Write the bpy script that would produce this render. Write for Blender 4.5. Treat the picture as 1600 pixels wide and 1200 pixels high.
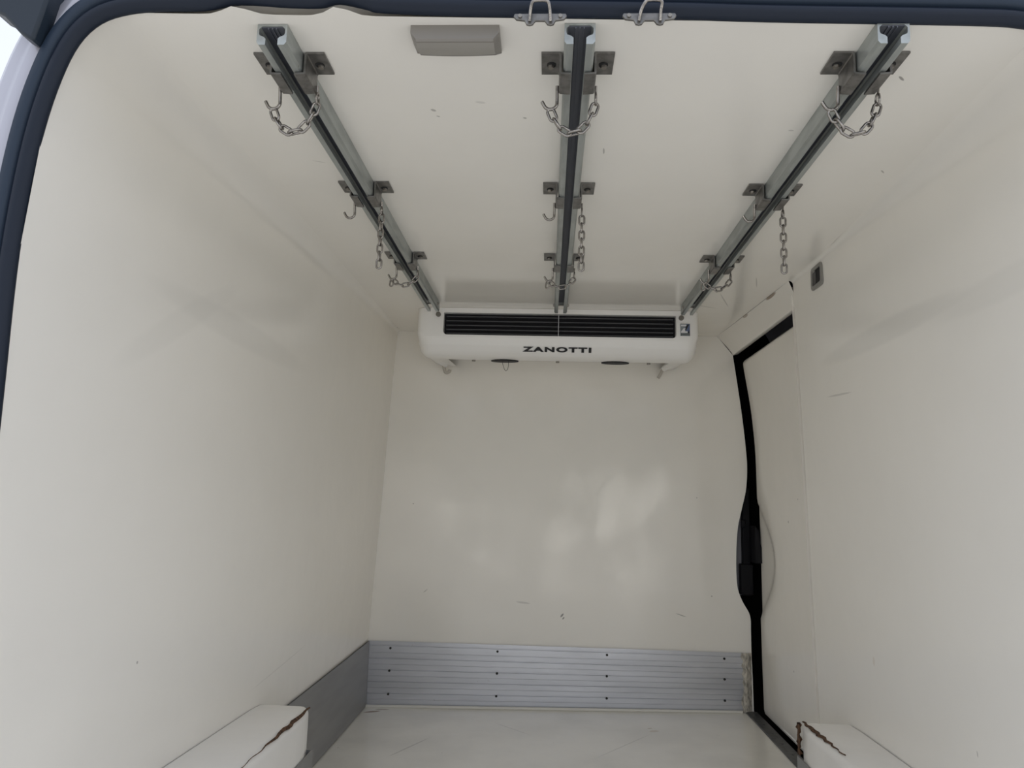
import bpy, bmesh, math, random
from mathutils import Vector, Matrix
S = bpy.context.scene
COL = S.collection
for o in list(bpy.data.objects): bpy.data.objects.remove(o)
PI = math.pi
random.seed(4)

# ------------------------------------------------------------------ camera
cam = bpy.data.cameras.new('camera'); cam.sensor_width = 36; cam.lens = 36*1180/1600
cam.clip_start = .02; cam.clip_end = 500
co = bpy.data.objects.new('camera', cam); COL.objects.link(co)
rt = Vector((.99856997, .04602833, .02719224)); upv = Vector((-.0199714, -.15063816, .98838721)); bk = Vector((.04959, -.98751685, -.1495035))
co.matrix_world = Matrix(((rt.x, upv.x, bk.x, 0), (rt.y, upv.y, bk.y, 0), (rt.z, upv.z, bk.z, 0), (0, 0, 0, 1)))
S.camera = co

# ------------------------------------------------------------------ exposure
S.view_settings.view_transform = 'Standard'; S.view_settings.look = 'None'
S.view_settings.gamma = 1; S.view_settings.use_curve_mapping = False
S.view_settings.exposure = .0
S.cycles.max_bounces = 24; S.cycles.diffuse_bounces = 20; S.cycles.glossy_bounces = 8

# ------------------------------------------------------------------ world: bright overcast yard outside the open rear doors
W = bpy.data.worlds.new('overcast_sky'); S.world = W; W.use_nodes = True
nt = W.node_tree; nt.nodes.clear()
class NB:                                     # small node helper
    def __init__(s, nt): s.nt = nt
    def n(s, t, **k):
        x = s.nt.nodes.new(t)
        for a, v in k.items():
            if a.startswith('i_'): x.inputs[int(a[2:])].default_value = v
            else: setattr(x, a, v)
        return x
    def l(s, a, b): s.nt.links.new(a, b)
    def math(s, op, a, b=0, c=None, clamp=False):
        m = s.n('ShaderNodeMath', operation=op, use_clamp=clamp)
        for i, v in enumerate((a, b, c)):
            if v is None: continue
            if isinstance(v, (int, float)): m.inputs[i].default_value = v
            else: s.l(v, m.inputs[i])
        return m.outputs[0]
    def mix(s, f, a, b):
        m = s.n('ShaderNodeMix', data_type='RGBA')
        for i, v in ((0, f), (6, a), (7, b)):
            if isinstance(v, (int, float, tuple)): m.inputs[i].default_value = v if not isinstance(v, tuple) or len(v) == 4 else v+(1,)
            else: s.l(v, m.inputs[i])
        return m.outputs[2]
    def sstep(s, v, a, b):
        m = s.n('ShaderNodeMapRange', interpolation_type='SMOOTHSTEP'); s.l(v, m.inputs[0])
        m.inputs[1].default_value = a; m.inputs[2].default_value = b
        return m.outputs[0]
w = NB(nt)
tc = w.n('ShaderNodeTexCoord'); sp = w.n('ShaderNodeSeparateXYZ'); w.l(tc.outputs['Generated'], sp.inputs[0])
no = w.n('ShaderNodeTexNoise', i_2=9.0, i_3=4.0); w.l(tc.outputs['Generated'], no.inputs[0])
no2 = w.n('ShaderNodeTexNoise', i_2=34.0, i_3=6.0); w.l(tc.outputs['Generated'], no2.inputs[0])
elev = w.math('ADD', sp.outputs[2], w.math('MULTIPLY', w.math('SUBTRACT', no.outputs[0], .5), .10))
sky = w.mix(w.sstep(sp.outputs[2], .1, .9), (.99, 1.03, 1.13), (.86, .95, 1.14))
trees = (.34, .38, .40)
base = w.mix(w.sstep(elev, .10, .14), trees, sky)
ground = (.80, .80, .80)
base = w.mix(w.sstep(elev, -.035, -.02), ground, base)
band = w.math('MULTIPLY', w.sstep(sp.outputs[2], -.12, -.09), w.math('SUBTRACT', 1.0, w.sstep(sp.outputs[2], .01, .04)))
spot = w.math('MULTIPLY', band, w.sstep(no2.outputs[0], .555, .60))
base = w.mix(spot, base, (6.0, 5.8, 5.4))
bg = w.n('ShaderNodeBackground'); w.l(base, bg.inputs[0]); bg.inputs[1].default_value = 1.0
wo = w.n('ShaderNodeOutputWorld'); w.l(bg.outputs[0], wo.inputs[0])

# ------------------------------------------------------------------ materials
MATS = {}
def mat(name, col, rough=.5, metal=0, spec=.5, bump=None, var=None, coat=0, marks=(), axes='xz', dirt=0):
    m = bpy.data.materials.new(name); m.use_nodes = True; n = m.node_tree; b = NB(n)
    p = n.nodes['Principled BSDF']; p.inputs['Roughness'].default_value = rough; p.inputs['Metallic'].default_value = metal
    p.inputs['Specular IOR Level'].default_value = spec; p.inputs['Coat Weight'].default_value = coat; p.inputs['Coat Roughness'].default_value = .06
    t = b.n('ShaderNodeTexCoord'); c = col
    if var:                                  # (scale, amount, stretch)
        mp = b.n('ShaderNodeMapping'); b.l(t.outputs['Object'], mp.inputs[0]); mp.inputs['Scale'].default_value = var[2]
        q = b.n('ShaderNodeTexNoise', i_2=var[0], i_3=5.0); b.l(mp.outputs[0], q.inputs[0])
        f = b.sstep(q.outputs[0], .35, .7)
        c = b.mix(f, tuple(col), tuple(min(1, v*(1-var[1])) for v in col))
    if dirt:
        q = b.n('ShaderNodeTexNoise', i_2=38.0, i_3=3.0); b.l(t.outputs['Object'], q.inputs[0])
        f = b.math('MULTIPLY', b.sstep(q.outputs[0], .735, .80), dirt)
        c = b.mix(f, c if not isinstance(c, tuple) else tuple(c), (.22, .20, .17))
    if marks:
        sx = b.n('ShaderNodeSeparateXYZ'); b.l(t.outputs['Object'], sx.inputs[0])
        U = sx.outputs['xyz'.index(axes[0])]; V = sx.outputs['xyz'.index(axes[1])]
        for (u, v, a, w_, h_, k, cc) in marks:
            du = b.math('SUBTRACT', U, u); dv = b.math('SUBTRACT', V, v)
            ca, sa = math.cos(a), math.sin(a)
            e1 = b.math('DIVIDE', b.math('ADD', b.math('MULTIPLY', du, ca), b.math('MULTIPLY', dv, sa)), w_)
            e2 = b.math('DIVIDE', b.math('SUBTRACT', b.math('MULTIPLY', dv, ca), b.math('MULTIPLY', du, sa)), h_)
            d = b.math('ADD', b.math('MULTIPLY', e1, e1), b.math('MULTIPLY', e2, e2))
            f = b.math('MULTIPLY', b.math('SUBTRACT', 1.0, b.sstep(d, .3, 1.0)), k)
            c = b.mix(f, c if not isinstance(c, tuple) else tuple(c), cc)
    if isinstance(c, tuple): p.inputs['Base Color'].default_value = c+(1,)
    else: b.l(c, p.inputs['Base Color'])
    if bump:                                 # list of (scale, strength, distance, stretch)
        prev = None
        for (s_, st, di, stre) in bump:
            mp = b.n('ShaderNodeMapping'); b.l(t.outputs['Object'], mp.inputs[0]); mp.inputs['Scale'].default_value = stre
            q = b.n('ShaderNodeTexNoise', i_2=s_, i_3=3.0); b.l(mp.outputs[0], q.inputs[0])
            bp = b.n('ShaderNodeBump'); bp.inputs['Strength'].default_value = st; bp.inputs['Distance'].default_value = di
            b.l(q.outputs[0], bp.inputs['Height'])
            if prev: b.l(prev, bp.inputs['Normal'])
            prev = bp.outputs[0]
        b.l(prev, p.inputs['Normal'])
    MATS[name] = m
    return m
LIN = (.912, .885, .828)
LB = [(5, .5, .004, (1, 1, 1)), (120, .12, .0006, (1, 1, 6))]
DK = (.16, .15, .14)
M_back = mat('liner_back', LIN, .035, bump=[(4, .35, .004, (1, 1, 1)), (26, .22, .0008, (1, 1, 1)), (140, .08, .0005, (1, 1, 5))], var=(3, .04, (1, 1, 1)),
    marks=[(.062, -.415, .9, .010, .004, .8, DK), (.067, -.425, .9, .006, .003, .8, DK), (.49, -.40, -.3, .022, .002, .5, DK), (-.44, -.345, .7, .012, .002, .35, DK),
           (-.08, -.375, -.1, .03, .004, .25, DK), (-.5, -.03, 0, .003, .003, .5, DK), (.55, .02, 0, .003, .003, .4, DK), (.6, -.33, 0, .003, .003, .5, DK)], axes='xz')
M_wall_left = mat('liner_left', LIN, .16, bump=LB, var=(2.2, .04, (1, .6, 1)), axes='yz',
    marks=[(1.55, .33, -.03, .42, .035, .10, (.45, .45, .43)), (1.3, .30, .55, .25, .03, .07, (.45, .45, .43)), (1.25, -.28, 0, .003, .003, .5, DK), (1.9, -.42, .1, .2, .002, .12, DK)])  # broad grey ellipses: blurred reflections put into the colour; small ones are scuffs
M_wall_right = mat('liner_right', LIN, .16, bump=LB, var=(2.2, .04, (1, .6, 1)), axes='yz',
    marks=[(1.62, .37, -.02, .36, .030, .14, (.42, .42, .40)), (1.2, .36, -.04, .25, .03, .08, (.45, .45, .43)), (1.85, .27, .05, .08, .003, .25, DK), (1.37, -.40, 1.4, .006, .0015, .5, DK), (1.28, -.42, 0, .002, .002, .6, DK), (1.18, -.42, -1.0, .007, .001, .5, DK), (1.75, -.33, 0, .006, .012, .2, (.5, .35, .2))])  # two wide grey bands stand for reflections painted into the liner; rest are scuffs
M_ceil = mat('liner_ceiling', LIN, .13, bump=[(5, .4, .003, (1, 1, 1)), (120, .1, .0005, (5, 1, 1))], var=(2.5, .04, (1, 1, 1)), axes='xy',
    marks=[(-.20, 1.155, .8, .006, .004, .5, DK), (-.195, 1.175, .5, .004, .002, .5, DK), (-.12, 1.13, .2, .01, .004, .2, DK), (.09, 1.30, 1.5, .014, .002, .5, DK),
           (.51, 1.06, .8, .010, .0025, .7, DK), (-.05, 1.18, .6, .004, .003, .5, DK), (.62, 1.38, .9, .01, .002, .5, DK), (.475, 1.62, 0, .004, .004, .6, DK),
           (.40, 1.22, .2, .006, .003, .3, DK), (.54, 2.32, 1.2, .10, .0025, .35, DK), (.50, 2.40, .5, .05, .006, .22, DK), (.585, 2.12, 1.3, .06, .002, .4, DK),
           (-.45, 1.35, .4, .015, .002, .25, DK)])
M_floor = mat('floor_resin', (.86, .84, .78), .16, bump=[(7, .4, .003, (1, 1, 1))], var=(4, .10, (1, 1, 1)), axes='xy', dirt=.5,
    marks=[(-.60, 2.77, .4, .035, .012, .7, (.25, .15, .08)), (-.57, 2.80, 0, .03, .008, .5, (.2, .15, .1)), (.36, 2.60, .3, .02, .012, .35, (.45, .30, .14)), (.35, 2.63, .3, .01, .004, .5, (.35, .22, .10)),
           (-.40, 2.40, 1.1, .12, .004, .3, DK), (.02, 2.82, 0, .7, .006, .35, (.35, .33, .28)), (.25, 2.45, .9, .18, .003, .2, DK), (-.1, 2.6, -.8, .1, .003, .2, DK)])
M_door = mat('door_liner', LIN, .16, bump=LB, var=(3, .04, (1, 1, 1)), axes='yz', marks=[(2.45, -.05, 0, .004, .005, .7, DK), (2.45, -.5, 0, .004, .004, .5, DK), (2.35, .02, 0, .003, .003, .6, DK)])
M_lint = mat('lintel_liner', LIN, .2, bump=LB, axes='yz', marks=[(2.25, .625, 0, .05, .006, .8, (.2, .12, .07)), (2.5, .625, 0, .03, .005, .6, (.25, .16, .1)), (2.45, .628, 0, .38, .002, .6, DK)])
M_arch = mat('arch_liner', (.89, .87, .83), .22, bump=LB, var=(5, .03, (1, 1, 1)))
M_alu = mat('brushed_aluminium', (.64, .65, .69), .38, metal=.75, bump=[(60, .15, .0005, (.05, 1, 6))], var=(8, .10, (.5, 1, 3)), dirt=.5)
M_alug = mat('groove_grey', (.17, .17, .19), .6, metal=.3)
M_alud = mat('shaded_aluminium', (.32, .32, .32), .45, metal=.5, bump=[(60, .15, .0005, (1, .05, 6))], var=(8, .12, (1, .4, 3)))  # same aluminium, darker: the left sheet's dark reflection is put into the colour
M_galv = mat('galvanised_steel', (.46, .49, .48), .42, metal=.65, var=(45, .22, (1, .25, 1)), bump=[(90, .15, .0004, (1, .3, 1))], dirt=.7)
M_rail_in = mat('rail_inside', (.15, .16, .19), .5, metal=.5)
M_brk = mat('bracket_steel', (.245, .238, .228), .38, metal=.75, var=(70, .35, (1, 1, 1)), bump=[(150, .2, .0004, (1, 1, 1))])
M_chain = mat('chain_steel', (.40, .375, .35), .22, metal=.95, var=(90, .4, (1, 1, 1)))
M_bolt = mat('bolt_steel', (.30, .28, .25), .4, metal=.8)
M_hole = mat('dark_hole', (.02, .02, .02), .8)
M_rub = mat('navy_rubber', (.011, .017, .031), .42, spec=.28, bump=[(60, .1, .0006, (1, 1, 1))])
M_rubo = mat('navy_rubber_outer', (.022, .036, .060), .5, spec=.3)
M_black = mat('black_plastic', (.006, .006, .008), .5, spec=.2)
M_void = mat('black_gap', (.004, .004, .004), .9, spec=.05)
M_hinge = mat('hinge_plastic', (.016, .026, .040), .45, spec=.4)
M_paint = mat('silver_paint', (.46, .46, .52), .28, metal=.35, coat=.6)
M_case = mat('casing_white', (.95, .94, .92), .28, bump=[(40, .08, .0006, (1, 1, 1))])
M_slat = mat('grille_slat', (.10, .10, .11), .4)
M_ink = mat('black_ink', (.012, .012, .014), .4)
M_pipe = mat('drain_pipe', (.52, .49, .44), .45)
M_lamp = mat('lamp_grey', (.23, .215, .195), .4)
M_lens = mat('lamp_lens', (.31, .295, .27), .3)
M_cup = mat('cup_frame_grey', (.26, .255, .235), .4)
M_ply = mat('torn_plywood', (.13, .065, .032), .9, var=(160, .85, (1, 1, .3)), bump=[(200, .8, .002, (1, 1, 1))])
M_foam = mat('torn_foam', (.62, .58, .50), .9, var=(120, .6, (1, 1, .4)), bump=[(150, .8, .002, (1, 1, 1))])
M_seal = mat('white_sealant', (.74, .72, .66), .35)
M_blue = mat('badge_blue', (.10, .14, .26), .35)
M_bgrey = mat('badge_grey', (.25, .28, .29), .4)
M_white = mat('badge_white', (.78, .78, .80), .4)
M_sill = mat('sill_strip', (.12, .12, .12), .5, metal=.4, var=(50, .3, (1, 1, 1)), dirt=.6)

# ------------------------------------------------------------------ object helpers
def link(o, parent=None):
    COL.objects.link(o)
    if parent: o.parent = parent
    return o
def wloc(o):
    v = Vector((0, 0, 0))
    while o: v += o.location; o = o.parent
    return v
def obj(name, bm, m, parent=None, smooth=True, solid=None, bevel=None, loc=None, angle=40):
    bmesh.ops.recalc_face_normals(bm, faces=bm.faces) if not solid else None
    off = wloc(parent) if parent else Vector((0, 0, 0))
    if loc is not None: off = Vector(loc)
    for v in bm.verts: v.co -= off
    me = bpy.data.meshes.new(name); bm.to_mesh(me); bm.free()
    me.materials.append(m) if not isinstance(m, (list, tuple)) else [me.materials.append(x) for x in m]
    if smooth:
        for p in me.polygons: p.use_smooth = True
        me.set_sharp_from_angle(angle=math.radians(angle))
    o = bpy.data.objects.new(name, me)
    if loc is not None: o.location = loc
    link(o, parent)
    if bevel:
        b = o.modifiers.new('bevel', 'BEVEL'); b.width = bevel; b.segments = 2; b.limit_method = 'ANGLE'
    if solid:
        s = o.modifiers.new('solid', 'SOLIDIFY'); s.thickness = abs(solid); s.offset = 1 if solid > 0 else -1; s.use_rim = False
    return o
def struct(name, bm, m, **k):
    o = obj(name, bm, m, **k)
    o['kind'] = 'structure'
    return o
def tag(o, label, cat, group=None):
    o['label'] = label; o['category'] = cat
    if group: o['group'] = group
    return o
def thing(name, loc, label, cat, group=None):
    o = bpy.data.objects.new(name, None); o.empty_display_size = .03; o.location = loc; link(o)
    return tag(o, label, cat, group)
def copy_tree(o, parent=None):
    c = o.copy(); COL.objects.link(c)
    if parent: c.parent = parent
    for ch in list(o.children): copy_tree(ch, c)
    return c
def box(bm, x0, x1, y0, y1, z0, z1):
    vs = [bm.verts.new((x, y, z)) for x in (x0, x1) for y in (y0, y1) for z in (z0, z1)]
    for f in ((0, 1, 3, 2), (4, 6, 7, 5), (0, 4, 5, 1), (2, 3, 7, 6), (0, 2, 6, 4), (1, 5, 7, 3)): bm.faces.new([vs[i] for i in f])
    return vs
def prism(bm, poly, axis, a, b, cap=True):      # extrude a polygon along an axis; poly holds the two other coordinates in xyz order
    def mk(p, t):
        l = list(p); l.insert(axis, t); return bm.verts.new(l)
    A = [mk(p, a) for p in poly]; B = [mk(p, b) for p in poly]; n = len(poly)
    for i in range(n): bm.faces.new((A[i], A[(i+1) % n], B[(i+1) % n], B[i]))
    if cap: bm.faces.new(A[::-1]); bm.faces.new(B)
def tube(bm, pts, r, n=10, closed=False, cap=True):
    pts = [Vector(p) for p in pts]; m = len(pts); rings = []
    rr = r if isinstance(r, (list, tuple)) else [r]*m
    ref = None
    for i, p in enumerate(pts):
        a = pts[(i-1) % m] if (closed or i > 0) else p; b = pts[(i+1) % m] if (closed or i < m-1) else p
        t = (b-a).normalized()
        if ref is None:
            ref = t.orthogonal().normalized()
            if closed:                              # planar loops: use a fixed reference
                nrm = Vector((0, 0, 0))
                for k in range(m): nrm += (pts[k]).cross(pts[(k+1) % m])
                ref = nrm.normalized()
        ref = (ref - t*ref.dot(t)).normalized(); s = t.cross(ref)
        rings.append([bm.verts.new(p + (ref*math.cos(2*PI*k/n) + s*math.sin(2*PI*k/n))*rr[i]) for k in range(n)])
    for i in range(m if closed else m-1):
        A, B = rings[i], rings[(i+1) % m]
        for k in range(n): bm.faces.new((A[k], A[(k+1) % n], B[(k+1) % n], B[k]))
    if cap and not closed: bm.faces.new(rings[0][::-1]); bm.faces.new(rings[-1])
def cyl(bm, c, r, h, axis=2, n=16, r2=None):
    d = Vector((0, 0, 0)); d[axis] = h; c = Vector(c)
    tube(bm, [c, c+d], [r, r if r2 is None else r2], n)
def grid(bm, P, flip=False):
    V = [[bm.verts.new(p) for p in row] for row in P]
    for i in range(len(V)-1):
        for j in range(len(V[0])-1):
            q = (V[i][j], V[i][j+1], V[i+1][j+1], V[i+1][j])
            bm.faces.new(q[::-1] if flip else q)
def lerp(a, b, t): return a+(b-a)*t
def table(xs, ys, x):
    if x <= xs[0]: return ys[0]
    for i in range(len(xs)-1):
        if x <= xs[i+1]: return lerp(ys[i], ys[i+1], (x-xs[i])/(xs[i+1]-xs[i]))
    return ys[-1]
def smooth_tab(xs, ys, x):
    h = .045
    return sum(table(xs, ys, x+d*h) for d in (-1, -.5, 0, .5, 1))/5
def catmull(P, n=6, closed=False):
    out = []; m = len(P)
    for i in range(m if closed else m-1):
        g = lambda k: Vector(P[k % m]) if closed else Vector(P[max(0, min(m-1, k))])
        a, b, c, d = g(i-1), g(i), g(i+1), g(i+2)
        for k in range(n):
            t = k/n
            out.append(.5*((2*b)+(c-a)*t+(2*a-5*b+4*c-d)*t*t+(3*b-a-3*c+d)*t**3))
    if not closed: out.append(Vector(P[-1]))
    return out

# ------------------------------------------------------------------ load space: measures in metres, depth along +Y
ZC = .6284                                     # ceiling height
YB = 2.84                                      # bulkhead
def yl0(x): return .9133+.0287*x               # plane of the rear opening
def zf(x): return -.7395 + .0236*(x-.03)       # the van stands slightly tilted
ZS = [-.80, -.52, 0, .25, .47, .63]
def xl(y, z):
    b = [-.642, -.643, -.6185, -.609, -.600, -.590]; r = [-.670, -.670, -.672, -.679, -.665, -.645]
    t = (y-.90)/(YB-.90); tl = min(1, (y-.90)/1.10)
    u = max(0, min(1, (z+.3)/.3))              # low part of the wall runs straight beside the floor
    tt = lerp(tl, t, u)
    return lerp(smooth_tab(ZS, r, z), smooth_tab(ZS, b, z), tt)
def xr(y, z):
    b = [.722, .716, .702, .694, .686, .680]; r = [.73, .73, .732, .739, .725, .70]
    return lerp(smooth_tab(ZS, r, z), smooth_tab(ZS, b, z), (y-.92)/1.18)
def rl(y): return lerp(.075, .012, min(1, (y-.90)/1.9))
def rr_(y): return lerp(.075, .012, min(1, (y-.92)/.85))
def side_profile(y, xf, r, sgn, n=26):
    zt = ZC-r; pts = [(xf(y, lerp(-.775, zt, k/n)), y, lerp(-.775, zt, k/n)) for k in range(n+1)]
    x0 = pts[-1][0]
    for k in range(1, 9):
        a = k/8*PI/2
        pts.append((x0+sgn*r*(1-math.cos(a)), y, zt+r*math.sin(a)))
    return pts
bm = bmesh.new()
ys = [.90+(YB-.90)*k/24 for k in range(25)]
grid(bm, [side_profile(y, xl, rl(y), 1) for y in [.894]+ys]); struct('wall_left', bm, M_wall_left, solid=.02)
bm = bmesh.new()
ysr = [.935+(2.10-.935)*k/18 for k in range(19)]
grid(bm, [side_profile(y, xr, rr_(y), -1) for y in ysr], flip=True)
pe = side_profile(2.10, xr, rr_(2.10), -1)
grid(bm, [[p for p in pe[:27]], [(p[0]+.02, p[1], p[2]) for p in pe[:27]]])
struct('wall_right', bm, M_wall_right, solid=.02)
def ceil_r(y):
    if y <= 2.10: return xr(y, ZC-rr_(y))-rr_(y)
    return lerp(.668, .6307, (y-2.10)/(YB-2.10))
def front(x): return yl0(x)+.003-.017*math.exp(-((x+.425)/.022)**2)-.019*math.exp(-((x+.288)/.020)**2)   # wavy front edge of the liner
bm = bmesh.new()
ysc = [.92+(2.10-.92)*k/12 for k in range(13)]+[2.10+.74*k/6 for k in range(1, 7)]
P = []
for y in ysc:
    a = xl(y, ZC-rl(y))+rl(y); b_ = ceil_r(y)
    P.append([(lerp(a, b_, k/72), front(lerp(a, b_, k/72)) if y < .921 else y, ZC) for k in range(73)])
grid(bm, P, flip=False); struct('ceiling', bm, M_ceil, solid=.02)
# floor
bm = bmesh.new()
P = [[(x, y, zf(x)) for x in (-.68, -.3, 0, .3, .6, .745)] for y in (.90, 1.3, 1.8, 2.3, 2.86)]
grid(bm, P, flip=True); struct('floor', bm, M_floor, solid=.03)
# bulkhead with the cut-out for the door lock on its right edge
right = [(.6894, .557), (.7168, .3506), (.7310, .2076), (.7345, .13), (.729, .0548), (.713, -.015), (.6965, -.09), (.6895, -.19), (.6916, -.2897), (.708, -.342), (.7345, -.392), (.7371, -.45), (.7375, -.521), (.7405, -.63), (.743, -.78)]
rp = [(p.x, p.y) for p in catmull([(a, b, 0) for a, b in right], 5)]
lp = [(xl(YB, z)-.004, z) for z in [-.78+k*(ZC+.78)/24 for k in range(25)]]
poly = [(.632, ZC)]+rp+lp
bm = bmesh.new(); prism(bm, poly, 1, YB, YB+.025); struct('wall_back', bm, M_back, angle=30)
# lintel above the side door
bm = bmesh.new()
P = []
for k in range(10):
    t = max(0, k-1)/8; y = lerp(2.100, YB, t) if k else 2.115
    a = (ceil_r(y) if k else .673, y, ZC); c = (lerp(.690, .6894, t), y, lerp(.556, .557, t))
    if k == 0: c = (.694, y, .556)
    row = [a, (lerp(a[0], c[0], .5)+.0035, y, lerp(a[2], c[2], .5)), (c[0]-.004, y, c[2]+.008), c, (c[0]+.004, y, c[2]-.001), (c[0]+.02, y, c[2]+.004)]
    P.append(row)
grid(bm, P); struct('trim_1', bm, M_lint)
# sliding door panel, set back behind the opening
PZ = [-.74, -.52, 0, .2, .35, .54]; PX = [.767, .763, .758, .755, .742, .712]
def cut(y, z):                                 # shallow dished area around the lock
    zz = (z+.19)/.215
    if abs(zz) >= 1: return 0
    edge = 2.81-.20*(math.cos(zz*PI)*.5+.5)**.6
    return .007*max(0, min(1, (y-edge)/.02))
bm = bmesh.new(); P = []
N = 60; yy = [2.02, 2.06, 2.1]+[2.12+.013*k for k in range(50)]; yy = [v for v in yy if v < 2.775]+[2.785, 2.793, 2.80, 2.808, 2.815, 2.821, 2.826, 2.829, 2.83]
zz_ = [-.715+.0139*k for k in range(89)]; zz_ = [-.724, -.722]+zz_+[.515, .521, .526, .530, .533, .534]
def roll(d, R): 
    d = max(0, min(R, d)); return R-math.sqrt(max(0, R*R-(R-d)**2)) if d < R else 0
for y in yy:
    row = []
    for z in zz_:
        x = smooth_tab(PZ, PX, z)+cut(y, z)
        x += roll(2.83-y, .034)+roll(.534-z, .02)+roll(z+.724, .02)
        row.append((x, y, z))
    P.append(row)
grid(bm, P, flip=True); struct('door_1', bm, M_door, solid=.012)
# added black shell: keeps the door gap dark and stops light leaks
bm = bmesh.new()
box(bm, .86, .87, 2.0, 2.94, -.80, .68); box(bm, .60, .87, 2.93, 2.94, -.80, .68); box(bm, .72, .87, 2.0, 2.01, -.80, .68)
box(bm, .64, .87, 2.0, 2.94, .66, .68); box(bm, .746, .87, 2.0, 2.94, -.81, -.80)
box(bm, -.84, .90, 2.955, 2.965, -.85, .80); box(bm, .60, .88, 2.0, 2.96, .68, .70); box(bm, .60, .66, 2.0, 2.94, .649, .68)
struct('blackout_shell', bm, M_void, smooth=False)
bm = bmesh.new()                                # sill strip of the sliding door
box(bm, .712, .752, 2.0, 2.838, zf(.73)-.004, zf(.73)+.004)
for k in range(8): cyl(bm, (.732, 2.78-.1*k, zf(.73)+.003), .004, .0025, n=10)
struct('trim_2', bm, M_sill, bevel=.0015)
# white sealant bead at the foot of the bulkhead
bm = bmesh.new(); tube(bm, [(x, 2.827, zf(x)+.003) for x in (-.638, -.3, 0, .3, .70)], .006, 8)
struct('trim_3', bm, M_seal)

# aluminium kick plates
def grooved(bm, x0, x1, zt, zb, y):             # grooved sheet on the bulkhead
    rows = []; K = 5
    prof = [(0, 0), (.0, -.004), (.035, -.004)]
    fr = [0, .07, .08, .09]
    pts = [(0, -.004), (.055, -.004), (.06, -.0015), (.072, -.0015), (.077, -.004)]
    for k in range(K):
        b0 = .10+k*.18
        pts += [(b0+.072, -.004), (b0+.075, -.0028), (b0+.083, -.0028), (b0+.086, -.004), (b0+.155, -.004), (b0+.160, -.0012), (b0+.172, -.0012), (b0+.177, -.004)]
    pts = [p for p in pts if p[0] < .985]+[(1, -.004)]
    for (u, d) in pts:
        rows.append([(x, y+d, lerp(zt(x), zb(x), u)) for x in (x0, (x0+x1)/2, x1)])
    grid(bm, rows)
bm = bmesh.new()
zt = lambda x: -.526+.0036*(x+.64); zb = lambda x: zf(x)+.004
grooved(bm, -.641, .705, zt, zb, YB-.002)
kp = struct('baseboard_back', bm, M_alu, smooth=False)
bm = bmesh.new()
for x in (-.558, -.168, .225, .640):
    for u in (.11, .46, .82): cyl(bm, (x, YB-.006, lerp(zt(x), zb(x), u)), .0042, -.0025, axis=1, n=12)
obj('screw', bm, M_hole, kp)
bm = bmesh.new(); rows = []
for k in range(15):                             # torn end of the sheet with the foam behind
    u = k/14; z = lerp(-.522, -.722, u); w_ = random.uniform(-.006, .006)
    rows.append([(.703+w_, YB-.006, z), (.716+random.uniform(-.004, .004), YB-.010-random.uniform(0, .006), z), (.728, YB-.004-random.uniform(0, .006), z), (.736, YB-.002, z)])
grid(bm, rows); obj('torn_end', bm, M_foam, kp, smooth=False)['label'] = 'torn end with bare cream foam'
bm = bmesh.new()                                # left wall sheet
rows = []
for k in range(13):
    y = lerp(1.74, 2.832, k/12); rows.append([(xl(y, lerp(-.527, -.752, j/4))+.004, y, lerp(-.527, -.752, j/4)) for j in range(5)])
grid(bm, rows, flip=False); kl = struct('baseboard_left', bm, M_alud, solid=.003, smooth=False)
bm = bmesh.new()
for y in (2.74, 2.42, 2.1):
    for z in (-.56, -.64, -.72): cyl(bm, (xl(y, z)+.004, y, z), .0042, .002, axis=0, n=12)
obj('screw', bm, M_hole, kl)

# ------------------------------------------------------------------ wheel arch boxes
def arch(sx, xi, yE, ztop, label):
    t = thing('wheel_arch_box', (sx*(abs(xi)+.06), 1.35, zf(xi)), label, 'wheel arch')
    y0 = 1.0; xo = (lambda y: xl(y, -.5)+.002) if sx < 0 else (lambda y: xr(y, -.5)-.002)
    zb_ = zf(xi)+.001; r = .018
    bm = bmesh.new(); rows = []
    sec = [(0, 0), (0, .3), (0, .6), (0, .9), (.10, .96), (.32, .99), (.7, 1), (1, 1)]
    for k in range(15):
        y = lerp(y0, yE, k/14); cap = 0
        x_i = xi + sx*(-1)*(-.0)*1; x_o = xo(y)
        g = max(0, (y-(yE-r))/r); ins = r*(1-math.sqrt(max(0, 1-g*g)))*.6 if g > 0 else 0
        row = [(x_i+sx*ins, y, zb_), (x_i+sx*ins, y, ztop-r-ins*.3)]
        for a in range(1, 6):
            an = a/5*PI/2; row.append((x_i+sx*(ins+r*(1-math.cos(an))), y, ztop-r+r*math.sin(an)-ins*.3))
        row += [(lerp(x_i+sx*r, x_o, .6), y, ztop-ins*.3), (x_o-sx*.02, y, ztop-ins*.3), (x_o, y, ztop-ins*.3)]
        rows.append(row)
    grid(bm, rows, flip=(sx > 0))
    bm.verts.ensure_lookup_table(); n = len(rows[0])
    last = [bm.verts[14*n+i] for i in range(n)]; first = [bm.verts[i] for i in range(n)]
    for seq in (last, first):
        bo = bm.verts.new((xo(yE if seq is last else y0), seq[0].co.y, zb_))
        bm.faces.new(seq+[bo])
    obj('arch_cover', bm, M_arch, t, angle=50)
    # kick plate along the foot of the box
    bm = bmesh.new(); zk = -.575
    box(bm, xi-sx*.004, xi-sx*.0005, y0, yE+.001, zb_, zk)
    if sx < 0: box(bm, xi-sx*.004, xi+sx*.05, yE+.0005, yE+.004, zb_, zk)
    k = obj('kick_plate', bm, M_alud, t, smooth=False); k['label'] = 'grey aluminium kick plate along the foot'
    return t, zb_
tl_, _ = arch(-1, -.522, 1.79, -.479, 'white boxed wheel arch cover against the left wall, long crack on its top edge')
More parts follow.
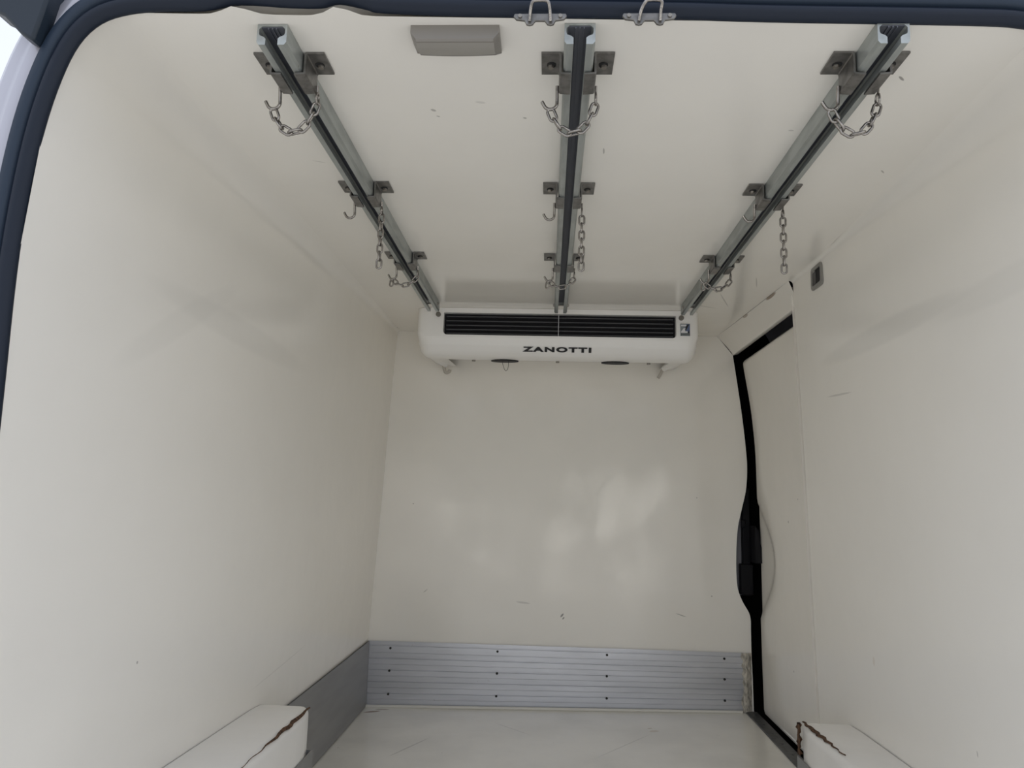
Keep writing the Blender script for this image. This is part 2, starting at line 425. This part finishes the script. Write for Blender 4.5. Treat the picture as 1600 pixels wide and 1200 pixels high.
tr_, _ = arch(1, .598, 1.90, -.499, 'white boxed wheel arch cover against the right wall, torn brown corner')
def split(bm, pts, seed):                       # ragged ribbon along an edge: (point, half width, side vector)
    random.seed(seed); rows = []
    for (p, w_, n_) in pts:
        p = Vector(p); n_ = Vector(n_); j = random.uniform(-.25, .25)
        rows.append([p-n_*w_*(1+j), p+n_*w_*(1-j)])
    V = [[bm.verts.new(q) for q in r_] for r_ in rows]
    for i in range(len(V)-1): bm.faces.new((V[i][0], V[i][1], V[i+1][1], V[i+1][0]))
bm = bmesh.new(); pts = []
for k in range(26):
    y = lerp(1.772, 1.36, k/25); u = k/25
    w_ = .0006+.0042*math.sin(PI*min(1, u*1.15+.12))**1.5*(1-.5*u)
    pts.append(((-.5285-.002*math.sin(k*1.3), y, -.4826-.0005), w_, (.72, 0, -.70)))
split(bm, [((p[0]+.002, p[1], p[2]+.0030), w_, n_) for p, w_, n_ in pts], 3)
o = obj('crack', bm, M_ply, tl_, smooth=False); o['label'] = 'ragged dark brown crack along the edge'
m_ = o.modifiers.new('t', 'SOLIDIFY'); m_.thickness = .002
bm = bmesh.new(); pts = []
for k in range(24):
    u = k/23; y = lerp(1.893, 1.66, u)
    w_ = .0008+.0050*math.sin(PI*min(1, u*1.0+.12))**1.3*(1-.3*u)
    pts.append(((.607+.006*u+.0025*math.sin(k*1.7), y, -.4975), w_, (.9, 0, .2)))
split(bm, pts, 5)
pts = []
for k in range(14):
    u = k/13
    pts.append(((.6005+.0025*math.sin(k*2.1), 1.9025, lerp(-.502, -.572, u)), .0038+.0022*math.sin(k*1.1), (1, 0, 0)))
split(bm, pts, 6)
pts = [((.5975, 1.896-.0*k, lerp(-.505, -.572, k/11)), .0065+.002*math.sin(k*1.9), (0, 1, 0)) for k in range(12)]
split(bm, pts, 7)
o = obj('crack', bm, M_ply, tr_, smooth=False); o['label'] = 'torn brown plywood showing at the corner and edge'
m_ = o.modifiers.new('t', 'SOLIDIFY'); m_.thickness = .002; m_.offset = 0

# ------------------------------------------------------------------ rails
def rail(cx, label):
    t = thing('cargo_rail', (cx, 1.65, ZC), label, 'cargo rail', 'cargo rails along the ceiling')
    h = .0205; H = .030; y0, y1 = .925, 2.395; th = .0026; s = .0085
    outer = [(-h, 0), (h, 0), (h, -H+.004), (h-.003, -H), (s, -H), (s, -H+.009), (s+.0025, -H+.0115), (h-th-.001, -H+.0140), (h-th, -H+.017), (h-th, -.007), (h-th-.004, -.0032),
             (-h+th+.004, -.0032), (-h+th, -.007), (-h+th, -H+.017), (-h+th+.001, -H+.0140), (-s-.0025, -H+.0115), (-s, -H+.009), (-s, -H), (-h+.003, -H), (-h, -H+.004)]
    bm = bmesh.new(); prism(bm, [(cx+a, ZC-.0006+b) for a, b in outer], 1, y0, y1)
    obj('channel', bm, M_galv, t, angle=25)
    bm = bmesh.new(); box(bm, cx-h+th+.001, cx+h-th-.001, y0+.001, y1-.045, ZC-.0052, ZC-.0042)
    for dx in (-.0055, 0, .0055): box(bm, cx+dx-.0007, cx+dx+.0007, y0+.001, y1-.045, ZC-.0075, ZC-.005)
    obj('slot_lining', bm, M_rail_in, t, smooth=False)['label'] = 'dark ribbed inside of the rail'
    bm = bmesh.new(); tube(bm, [(cx-.026, 2.345, ZC-.017), (cx+.026, 2.345, ZC-.017)], .0022, 8)
    for sx in (-1, 1): cyl(bm, (cx+sx*.0205, 2.345, ZC-.017), .005, sx*.004, axis=0, n=6)
    obj('cross_bolt', bm, M_bolt, t)
    return t
RX = [-.3855, .0312, .4386]
rails = [rail(RX[0], 'grey steel slotted rail on the ceiling, on the side of the plain left wall')]
for k, lb in ((1, 'grey steel slotted rail running down the middle of the ceiling'), (2, 'grey steel slotted rail on the ceiling, on the side door side')):
    c = copy_tree(rails[0]); c.location.x = RX[k]; c['label'] = lb; rails.append(c)
# end screws into the cooling unit
for cx, lb in ((RX[0]+.009, 'round screw head at the far end of the left rail'), (RX[2]-.009, 'round screw head at the far end of the right rail')):
    bm = bmesh.new(); cyl(bm, (cx, 2.455, ZC-.026), .0085, -.006, axis=1, n=16); cyl(bm, (cx, 2.449, ZC-.026), .0062, -.002, axis=1, n=16)
    o = obj('screw_head', bm, M_bolt, loc=(cx, 2.455, ZC-.026)); tag(o, lb, 'screw')

# ------------------------------------------------------------------ brackets with hook and chain eye
def bracket():
    t = thing('rail_bracket', (RX[1], 1.018, ZC), '', 'bracket', 'steel saddle brackets holding the rails')
    cx = RX[1]; y0, y1 = .990, 1.044; T = .0028
    for sx in (-1, 1):
        c = [(.052, -.0), (.052, -T), (.0275, -T), (.0262, -.0042), (.0262, -.0315), (.0245, -.0335), (.0095, -.0345), (.0095, -.0345+T), (.0218, -.0336+T), (.0232, -.0310), (.0232, -.003), (.0250, 0)]
        c = [(cx+sx*a, ZC-.0006+b-(.0002 if b < -.03 else 0)) for a, b in c]
        if sx < 0: c = c[::-1]
        bm = bmesh.new(); prism(bm, c, 1, y0, y1)
        o = obj('saddle_half', bm, M_brk, t, angle=30)
        bm = bmesh.new(); cyl(bm, (cx+sx*.0375, 1.018, ZC-T-.0004), .0068, -.0012, n=18)
        obj('slot', bm, M_hole, t)['label'] = 'dark bolt hole'
        bm = bmesh.new(); cyl(bm, (cx+sx*.0385, 1.020, ZC-T-.001), .0048, -.0040, n=6, r2=.0042)
        obj('bolt', bm, M_bolt, t)
    # hook on the left, straight eye on the right
    ph = []
    zc = ZC-.049; r = .0098
    ph.append((cx-.0285, 1.040, ZC-.024)); ph.append((cx-.0285, 1.042, ZC-.036))
    for k in range(9):
        a = k/8*PI*.86; ph.append((cx-.0285-r+r*math.cos(a), 1.044, zc-r*math.sin(a)))
    e = Vector(ph[-1]); ph.append(e+Vector((-.0035, 0, .0065)))
    bm = bmesh.new(); tube(bm, catmull(ph, 3), .0026, 10); obj('hook', bm, M_chain, t)['label'] = 'bright open wire hook'
    pe = [(cx+.0285, 1.040, ZC-.024), (cx+.0285, 1.042, ZC-.034)]
    for k in range(13):
        a = PI/2-k/12*2*PI*.93; pe.append((cx+.0285, 1.044+.0065*math.cos(a), ZC-.0425+.0085*math.sin(a)))
    bm = bmesh.new(); tube(bm, pe, .0018, 8); obj('chain_eye', bm, M_chain, t)
    return t
BY = [0, .447, .890]                             # offsets of the three cross rows
side = ['left rail', 'middle rail', 'right rail']; row = ['nearest the open doors', 'second from the doors', 'nearest the cooling unit']
b0 = bracket(); first = True
for i in range(3):
    for j in range(3):
        b_ = b0 if first else copy_tree(b0); first = False
        b_.location = (RX[i], 1.018+BY[j], ZC)
        b_['label'] = 'dark steel bracket with a hook on the %s, the one %s' % (side[i], row[j])

# ------------------------------------------------------------------ chains
PITCH = .0163; WR = .0021
def link_mesh():
    bm = bmesh.new(); R = .0052; L = PITCH/2+WR-R-.0002
    pts = []
    for k in range(9): a = k/8*PI; pts.append((R*math.cos(a), 0, L+R*math.sin(a)))
    for k in range(9): a = PI+k/8*PI; pts.append((R*math.cos(a), 0, -L+R*math.sin(a)))
    tube(bm, pts, WR, 8, closed=True)
    me = bpy.data.meshes.new('link'); bmesh.ops.recalc_face_normals(bm, faces=bm.faces); bm.to_mesh(me); bm.free(); me.materials.append(M_chain)
    for p in me.polygons: p.use_smooth = True
    return me
LM = link_mesh()
def place_link(parent, a, b, rollang):
    a = Vector(a); b = Vector(b); d = (b-a).normalized(); c = (a+b)/2
    o = bpy.data.objects.new('link', LM); COL.objects.link(o); o.parent = parent
    y = Vector((0, 1, 0)); x = y.cross(d).normalized(); y2 = d.cross(x)
    R = Matrix((x, y2, d)).transposed() @ Matrix.Rotation(rollang, 3, 'Z')
    o.matrix_local = Matrix.Translation(c-parent.location) @ R.to_4x4()
def sag(A, B, n, p):                            # n equal links hanging between two points in one vertical plane
    A = Vector(A); B = Vector(B); L = n*p; h = B.x-A.x; v = B.z-A.z
    k = 1e-3; k2 = 10
    t = math.sqrt(max(1e-9, L*L-v*v))/h; lo, hi = 1e-4, 12
    for _ in range(60):
        m = (lo+hi)/2
        if math.sinh(m)/m < t: lo = m
        else: hi = m
    a = h/(2*lo); xm = (A.x+B.x)/2-a*math.atanh(max(-.999, min(.999, v/L)))
    zoff = A.z-a*math.cosh((A.x-xm)/a)
    s0 = a*math.sinh((A.x-xm)/a); out = []
    for i in range(n+1):
        s = s0+L*i/n; x = xm+a*math.asinh(s/a); out.append(Vector((x, lerp(A.y, B.y, i/n), zoff+a*math.cosh((x-xm)/a))))
    return out
for i in range(3):
    cx = RX[i]
    for j in range(3):
        y = 1.044+BY[j]
        eye = (cx+.0285, y, ZC-.0510); hk = (cx-.0285-.0098, y, ZC-.0588-.0014)
        if j == 1:
            lab = 'steel chain hanging straight down from the %s, free end loose' % side[i]
            t = thing('safety_chain', eye, lab, 'chain', 'short steel chains on the rail brackets')
            for k in range(7):
                place_link(t, Vector(eye)-Vector((0, 0, PITCH*k)), Vector(eye)-Vector((0, 0, PITCH*(k+1))), (k % 2)*PI/2+.12+random.uniform(-.08, .08))
        else:
            n = 7 if j == 0 else 5
            lab = 'steel chain looped across under the %s, the loop %s' % (side[i], row[0] if j == 0 else row[2])
            t = thing('safety_chain', eye, lab, 'chain', 'short steel chains on the rail brackets')
            P = sag(hk, eye, n, PITCH)
            for k in range(n): place_link(t, P[k], P[k+1], (k % 2)*PI/2+.12+random.uniform(-.2, .2))
            if j == 2: place_link(t, Vector(hk)+Vector((-.002, .004, .001)), Vector(hk)+Vector((-.004, .004, -.0155)), .4)

# ------------------------------------------------------------------ cooling unit on the bulkhead
AX0, AX1 = -.447, .488; AC = (AX0+AX1)/2
ac = thing('cooling_unit', (AC, 2.65, .47), 'white cooling unit with a wide black grille mounted high on the back wall', 'cooling unit')
GX0, GX1 = -.358, .413; GT, GB = .6105, .5335
F = lambda z: table([.46, .468, .480, .500, .525, .545, .628], [2.520, 2.490, 2.470, 2.455, 2.449, 2.450, 2.458], z)
def body_prof(z0, z1, n):                       # front face between two heights
    return [(F(lerp(z0, z1, k/n)), lerp(z0, z1, k/n)) for k in range(n+1)]
bm = bmesh.new()
def loft(xs, prof, scale=None):
    rows = []
    for i, x in enumerate(xs):
        r_ = []
        for (y, z) in prof:
            if scale: y, z = scale(i, y, z)
            r_.append((x, y, z))
        rows.append(r_)
    grid(bm, rows); return rows
low = [(2.835, .530), (2.60, .478), (2.54, .466)]+body_prof(.4685, GB, 14)
loft([GX0, AC, GX1], low+[(2.485, GB)])
loft([GX0, AC, GX1], [(2.485, GT), (2.4565, GT), (2.458, ZC-.001), (2.835, ZC-.001)])
full = [(2.835, .495), (2.60, .478), (2.54, .466)]+body_prof(.4685, ZC-.001, 26)+[(2.835, ZC-.001)]
for (xa, xb) in ((GX0, AX0), (GX1, AX1)):       # rounded ends
    K = 10; xs = []; rows = []
    for k in range(K+1):
        t = k/K; x = lerp(xa, xb, t); r_ = []
        q = max(0, (t-.45)/.55); pull = (1-math.sqrt(max(0, 1-q*q)))
        for (y, z) in full:
            lift = max(0, (.54-z)/.08)
            y2 = lerp(y, max(y, 2.56), pull*.55*min(1, .35+lift)); x2 = x + (AC-x)*0
            z2 = z+pull*.045*min(1, lift)
            r_.append((x2, y2, z2))
        rows.append(r_)
    grid(bm, rows)
    V = [bm.verts.new(p) for p in rows[-1]]; bm.faces.new(V)
    bm.faces.new([bm.verts.new((xa, 2.485, GT)), bm.verts.new((xa, F(GT), GT)), bm.verts.new((xa, F(GB), GB)), bm.verts.new((xa, 2.485, GB))])
for (xc, sx) in ((GX0, 1), (GX1, -1)):          # rounded lower corners of the grille opening
    r = .014; P = [(xc, GB)]+[(xc+sx*r*(1-math.cos(k/6*PI/2)), GB+r*(1-math.sin(k/6*PI/2))) for k in range(7)]
    P = [(xc, GB)]+[(xc+sx*(r-r*math.cos(a)), GB+(r-r*math.sin(a))) for a in [k/6*PI/2 for k in range(7)]]
    prism(bm, P, 1, 2.4505, 2.484)
bmesh.ops.remove_doubles(bm, verts=bm.verts, dist=.0001)
obj('casing', bm, M_case, ac, angle=50)
bm = bmesh.new(); box(bm, GX0, GX1, 2.482, 2.484, GB, GT)
g = obj('grille', bm, M_black, ac, smooth=False); g['label'] = 'black air grille'
for z in (.5985, .5835, .5685, .5540, .5405):
    bm = bmesh.new(); box(bm, GX0+.008, GX1-.008, 2.462, 2.474, z-.0009, z+.0012)
    obj('slat', bm, M_slat, g, smooth=False)
bm = bmesh.new(); tube(bm, [(.026, 2.4605, GT), (.026, 2.4595, GB)], .0009, 6); obj('grille_wire', bm, M_white, g)
# cheeks reaching back down to the wall, drain elbows
for sx, x0, x1 in ((-1, AX0+.020, -.394), (1, AX1-.020, .425)):
    bm = bmesh.new(); tube(bm, [(x0, 2.52, .520), (x0-sx*.004, 2.60, .505), (lerp(x0, x1, .6), 2.70, .498), (x1, 2.79, .492)], [.024, .021, .015, .011], 12)
    obj('cheek', bm, M_case, ac)
bm = bmesh.new(); tube(bm, catmull([(-.400, 2.79, .492), (-.398, 2.80, .475), (-.392, 2.80, .462), (-.380, 2.80, .466), (-.377, 2.80, .474)], 4), .0062, 10)
obj('drain_elbow', bm, M_pipe, ac); 
bm = bmesh.new(); tube(bm, catmull([(.420, 2.79, .492), (.414, 2.80, .476), (.404, 2.80, .458)], 4), .0060, 10); obj('drain_elbow', bm, M_pipe, ac)
for x in (-.155, .222):                          # fan mouths under the unit
    bm = bmesh.new(); P = []
    for k in range(24):
        a = k/24*2*PI; P.append((x+.047*math.cos(a), 2.548+.024*math.sin(a)))
    prism(bm, P, 2, .4632, .476); obj('fan_mouth', bm, M_black, ac)
for x in (-.262, .026, .335):
    bm = bmesh.new(); cyl(bm, (x, 2.548, .470), .0062, -.008, n=12); obj('screw', bm, M_bolt, ac)
bm = bmesh.new(); tube(bm, catmull([(-.165, 2.545, .468), (-.157, 2.545, .440), (-.150, 2.545, .431), (-.143, 2.545, .440), (-.141, 2.545, .468)], 6), .0008, 6)
obj('wire_loop', bm, M_ink, ac)['label'] = 'thin dark wire loop hanging below'
def text_mesh(name, s, size, m, parent, mat4, offset=0, extrude=.0004, spacing=1, shear=0):
    cu = bpy.data.curves.new(name, 'FONT'); cu.body = s; cu.size = size; cu.offset = offset; cu.extrude = extrude
    cu.align_x = 'CENTER'; cu.space_character = spacing; cu.shear = shear
    tmp = bpy.data.objects.new('tmp', cu); COL.objects.link(tmp)
    bpy.context.view_layer.update()
    me = bpy.data.meshes.new_from_object(tmp.evaluated_get(bpy.context.evaluated_depsgraph_get()))
    bpy.data.objects.remove(tmp); me.name = name
    me.transform(mat4); me.transform(Matrix.Translation(-wloc(parent)))
    me.materials.clear(); me.materials.append(m)
    o = bpy.data.objects.new(name, me); link(o, parent); return o
def frame(c, xd, yd, sx, sy):                   # 4x4: local x,y axes into world
    xd = Vector(xd).normalized(); yd = Vector(yd); yd = (yd-xd*yd.dot(xd)).normalized(); n_ = xd.cross(yd)
    R = Matrix((xd*sx, yd*sy, n_)).transposed().to_4x4(); return Matrix.Translation(Vector(c)) @ R
zt_ = .4935; n_y = F(zt_)
text_mesh('lettering', 'ZANOTTI', .026, M_ink, ac, frame((.0245, F(.4835)-.0036, .4835), (1, 0, 0), (0, F(.503)-F(.4835), .0195), 1.72, .90), offset=.0013, spacing=1.22)['label'] = 'black ZANOTTI lettering'
# badge
bx, bz = .4415, .5615; by = 2.4495
bm = bmesh.new(); box(bm, bx-.0155, bx+.0155, by-.0012, by+.004, bz-.020, bz+.021)
bd = obj('badge', bm, M_bgrey, ac, smooth=False); bd['label'] = 'small grey, blue and white badge'
def flat(name, polys, m, yo, parent):
    bm = bmesh.new()
    for p in polys: prism(bm, [(bx+a, bz+b) for a, b in p], 1, by-yo, by-.0008)
    return obj(name, bm, m, parent, smooth=False)
flat('badge_field', [[(.004, .0195), (.0145, .0195), (.0145, -.011), (-.004, -.002)]], M_blue, .0016, bd)
flat('badge_emblem', [[(-.0135, .0125), (.0035, .0125), (.0035, .0175), (-.0135, .0175)], [(-.0135, -.0095), (.0075, -.0095), (.0075, -.0045), (-.001, -.0045), (.004, .006), (-.005, .006), (-.0135, -.0055)]], M_white, .0021, bd)
flat('badge_wedge', [[(.0025, .0125), (.008, .0185), (.0125, .0185), (.002, -.002), (-.001, -.001)], [(.0075, -.0095), (.013, -.012), (.013, .001)]], M_ink, .0026, bd)
flat('badge_strip', [[(-.0145, -.0185), (.0145, -.0185), (.0145, -.0115), (-.0145, -.0115)]], M_bgrey, .0019, bd)
text_mesh('badge_lettering', 'ZANOTTI', .0072, M_ink, bd, frame((bx, by-.0022, bz-.0178), (1, 0, 0), (0, 0, 1), .95, 1), offset=.0001)

# ------------------------------------------------------------------ ceiling lamp near the doors
la = thing('ceiling_lamp', (-.137, .96, ZC), 'grey-brown plastic lamp, switched off, on the ceiling between the left and middle rails', 'ceiling lamp')
x0, x1 = -.197, -.077
bm = bmesh.new(); rows = []
for k in range(17):
    t = k/16; x = lerp(x0, x1, t); e = 1-(2*t-1)**2; c_ = min(1, min(t, 1-t)/.06); c_ = math.sqrt(max(0, 1-(1-c_)**2))
    b_ = .006*e
    rows.append([(x, .9285, ZC), (lerp(x, -.137, .0), .9285, ZC-.020*(.55+.45*c_)), (x, .9315, ZC-.0225*(.55+.45*c_)), (x, .955, ZC-.0205*(.55+.45*c_)), (x, .972+b_*.6, ZC-.0165*(.5+.5*c_)), (x, .985+b_, ZC-.006), (x, .988+b_, ZC)])
grid(bm, rows)
for rw in (rows[0], rows[-1]): bm.faces.new([bm.verts.new(p) for p in rw])
obj('housing', bm, M_lamp, la, angle=28)
bm = bmesh.new(); rows = []
for k in range(13):
    t = k/12; x = lerp(x0+.007, x1-.007, t); e = 1-(2*t-1)**2
    rows.append([(x, .9345, ZC-.0222), (x, .944, ZC-.0237), (x, .955, ZC-.0222), (x, .968+.003*e, ZC-.0180)])
grid(bm, rows); obj('lens', bm, M_lens, la, angle=60)['label'] = 'paler plastic lens'

# ------------------------------------------------------------------ recessed cup high on the right wall
cu_ = thing('recessed_cup', (.686, 1.935, .60), 'small grey frame with a dark recess high on the right wall above the side door', 'recessed cup')
Y0, Y1, Z0, Z1 = 1.882, 1.962, .558, .618
def rrect(y0, y1, z0, z1, r, n=5):
    out = []
    for (cy, cz, a0) in ((y1-r, z1-r, 0), (y0+r, z1-r, PI/2), (y0+r, z0+r, PI), (y1-r, z0+r, 1.5*PI)):
        for k in range(n+1): a = a0+k/n*PI/2; out.append((cy+r*math.cos(a), cz+r*math.sin(a)))
    return out
xw = min(xr(1.92, .59), xr(1.9, .56))
bm = bmesh.new(); A = rrect(Y0, Y1, Z0, Z1, .012); B = rrect(Y0+.010, Y1-.010, Z0+.010, Z1-.010, .006)
loops = [[bm.verts.new((x, *p)) for p in L] for x, L in ((xw+.004, A), (xw-.003, A), (xw-.004, B), (xw+.0005, B))]
for a, b in zip(loops, loops[1:]):
    for i in range(len(a)): bm.faces.new((a[i], a[(i+1) % len(a)], b[(i+1) % len(a)], b[i]))
obj('frame', bm, M_cup, cu_)
bm = bmesh.new(); prism(bm, B, 0, xw-.001, xw+.001); obj('recess', bm, M_black, cu_)['label'] = 'dark recess'
bm = bmesh.new(); prism(bm, rrect(Y0+.045, Y1-.013, Z0+.013, Z1-.013, .004), 0, xw-.0022, xw-.001); obj('inner_tab', bm, mat('tab_grey', (.05, .05, .05), .4), cu_)

# ------------------------------------------------------------------ rear opening: rubber seal, body frame, hinge, strikers
inner = [(-.671, -.80), (-.671, -.4), (-.672, 0), (-.6735, .12), (-.6765, .262), (-.6725, .372), (-.664, .46), (-.650, .530), (-.632, .580), (-.606, .610), (-.570, .624), (-.525, .629), (-.468, .631), (-.4215, .640), (-.357, .637), (-.3135, .637), (-.289, .643), (-.253, .636), (-.228, .631), (-.110, .628), (-.009, .628), (.16, .628), (.276, .626), (.525, .625), (.60, .622), (.66, .608), (.70, .575), (.722, .52), (.733, .40), (.738, .26), (.735, 0), (.732, -.4), (.732, -.80)]
ip = [(p.x, p.y) for p in catmull([(a, b, 0) for a, b in inner], 4)]
base_loop = [(-.671, -.80), (-.671, -.4), (-.672, 0), (-.6735, .12), (-.6765, .262), (-.6725, .372), (-.664, .46), (-.650, .530), (-.632, .580), (-.606, .611), (-.570, .626), (-.525, .632), (-.468, .633), (-.35, .634), (-.2, .631), (-.009, .630), (.16, .630), (.276, .628), (.525, .627), (.60, .624), (.66, .610), (.70, .577), (.722, .52), (.733, .40), (.738, .26), (.735, 0), (.732, -.4), (.732, -.80)]
def ring(bm, path, prof):                        # sweep (outward, towards viewer) profile round the opening
    n = len(path); rows = []
    for i, (x, z) in enumerate(path):
        a = path[max(0, i-1)]; b = path[min(n-1, i+1)]
        t = Vector((b[0]-a[0], 0, b[1]-a[1])).normalized(); nrm = Vector((-t.z, 0, t.x))
        rows.append([(x+nrm.x*o_, yl0(x)-d_, z+nrm.z*o_) for o_, d_ in prof])
    grid(bm, rows)
bp = [(p.x, p.y) for p in catmull([(a, b, 0) for a, b in base_loop], 4)]
sl = thing('door_seal', (.03, .91, .63), 'dark navy rubber seal running round the rear door opening', 'rubber seal')
bm = bmesh.new(); ring(bm, ip, [(.030, -.006), (.006, -.006), (.001, -.003), (0, -.001), (.0005, .004), (.006, .011), (.013, .013), (.019, .009), (.021, .003)])
obj('inner_lip', bm, M_rub, sl, angle=60)
bm = bmesh.new(); ring(bm, bp, [(.017, .000), (.020, .010), (.023, .013), (.034, .013), (.038, .009), (.039, .000)])
obj('outer_band', bm, M_rubo, sl, angle=60)
fr = thing('rear_door_frame', (.03, 1.0, .70), 'silver painted van body pillar and roof edge round the rear opening', 'door frame')
bm = bmesh.new(); ring(bm, bp, [(.032, -.03), (.036, -.002), (.040, .003), (.056, .004), (.062, -.001), (.070, -.004), (.082, -.005), (.090, -.010), (.096, -.025), (.100, -.05), (.110, -.10), (.145, -.30), (.16, -1.0), (.16, -2.05)])
obj('body_panel', bm, M_paint, fr, angle=60)
# hinge cover, top left corner
hx = .935
hg = fr
bm = bmesh.new()
P = [(-.735, .700), (-.672, .700), (-.665, .672), (-.661, .640), (-.668, .605), (-.676, .568), (-.694, .578), (-.708, .592), (-.720, .604), (-.738, .612)]
prism(bm, P, 1, .868, .905); hg = obj('hinge_cover', bm, M_hinge, fr, bevel=.004); hg['label'] = 'black plastic hinge cover in the top left corner'
bm = bmesh.new(); cyl(bm, (-.706, .872, .655), .010, -.010, axis=1, n=18); obj('pin_boss', bm, M_rubo, hg)
# strikers on the top edge
def striker(cx, label, tilt):
    t = thing('door_striker', (cx, .905, .632), label, 'door striker', 'door strikers on the top edge of the opening')
    z0 = .6085; y = .893
    prof = [(-.0345, .004), (-.033, .0075), (.033, .0075), (.0345, .004), (.031, -.0005), (.020, -.002), (.0175, -.0075), (.0135, -.0085), (.0095, -.0075), (.006, -.0025), (-.006, -.0025), (-.0095, -.0075), (-.0135, -.0085), (-.0175, -.0075), (-.020, -.002), (-.031, -.0005)]
    bm = bmesh.new(); prism(bm, [(cx+a, z0+.004+b) for a, b in prof], 1, y, y+.004)
    obj('base_plate', bm, M_brk, t, bevel=.0008)
    for sx in (-1, 1):
        bm = bmesh.new(); cyl(bm, (cx+sx*.026, y, z0+.0075), .0028, -.002, axis=1, n=6); obj('bolt', bm, M_bolt, t)
    pts = [(cx-.0135, y-.002, z0-.001), (cx-.0125+tilt*.3, y-.006, z0+.011), (cx-.0105+tilt, y-.010, z0+.0195), (cx-.006+tilt, y-.011, z0+.0222), (cx+.006+tilt, y-.011, z0+.0222), (cx+.0105+tilt, y-.010, z0+.0195), (cx+.0125+tilt*.3, y-.006, z0+.011), (cx+.0135, y-.002, z0-.001)]
    bm = bmesh.new(); tube(bm, catmull(pts, 4), .0023, 10); obj('loop', bm, M_chain, t)['label'] = 'bare steel wire loop'
striker(-.0215, 'steel door striker loop on the top edge, just left of the middle rail', 0)
striker(.1185, 'steel door striker loop on the top edge, just right of the middle rail', .004)

# ------------------------------------------------------------------ side door latch seen through the cut-out
lt = thing('door_latch', (.765, 2.88, -.2), 'black side door latch showing through the notch beside the back wall', 'latch')
bm = bmesh.new(); box(bm, .724, .752, 2.880, 2.90, -.33, .06); box(bm, .718, .735, 2.875, 2.885, -.085, -.055)
box(bm, .712, .758, 2.868, 2.90, -.325, -.215)
obj('latch_body', bm, M_black, lt, bevel=.003)
bm = bmesh.new(); prism(bm, [(.745, -.075), (.757, -.09), (.761, -.13), (.770, -.165), (.770, -.205), (.745, -.205)], 1, 2.785, 2.86); obj('latch_tongue', bm, M_black, lt)
bm = bmesh.new(); box(bm, .66, .724, 2.905, 2.915, -.33, .02)
o = obj('striker_plate', bm, mat('pillar_grey', (.30, .30, .33), .5), lt, smooth=False); o['label'] = 'grey painted plate behind the latch'
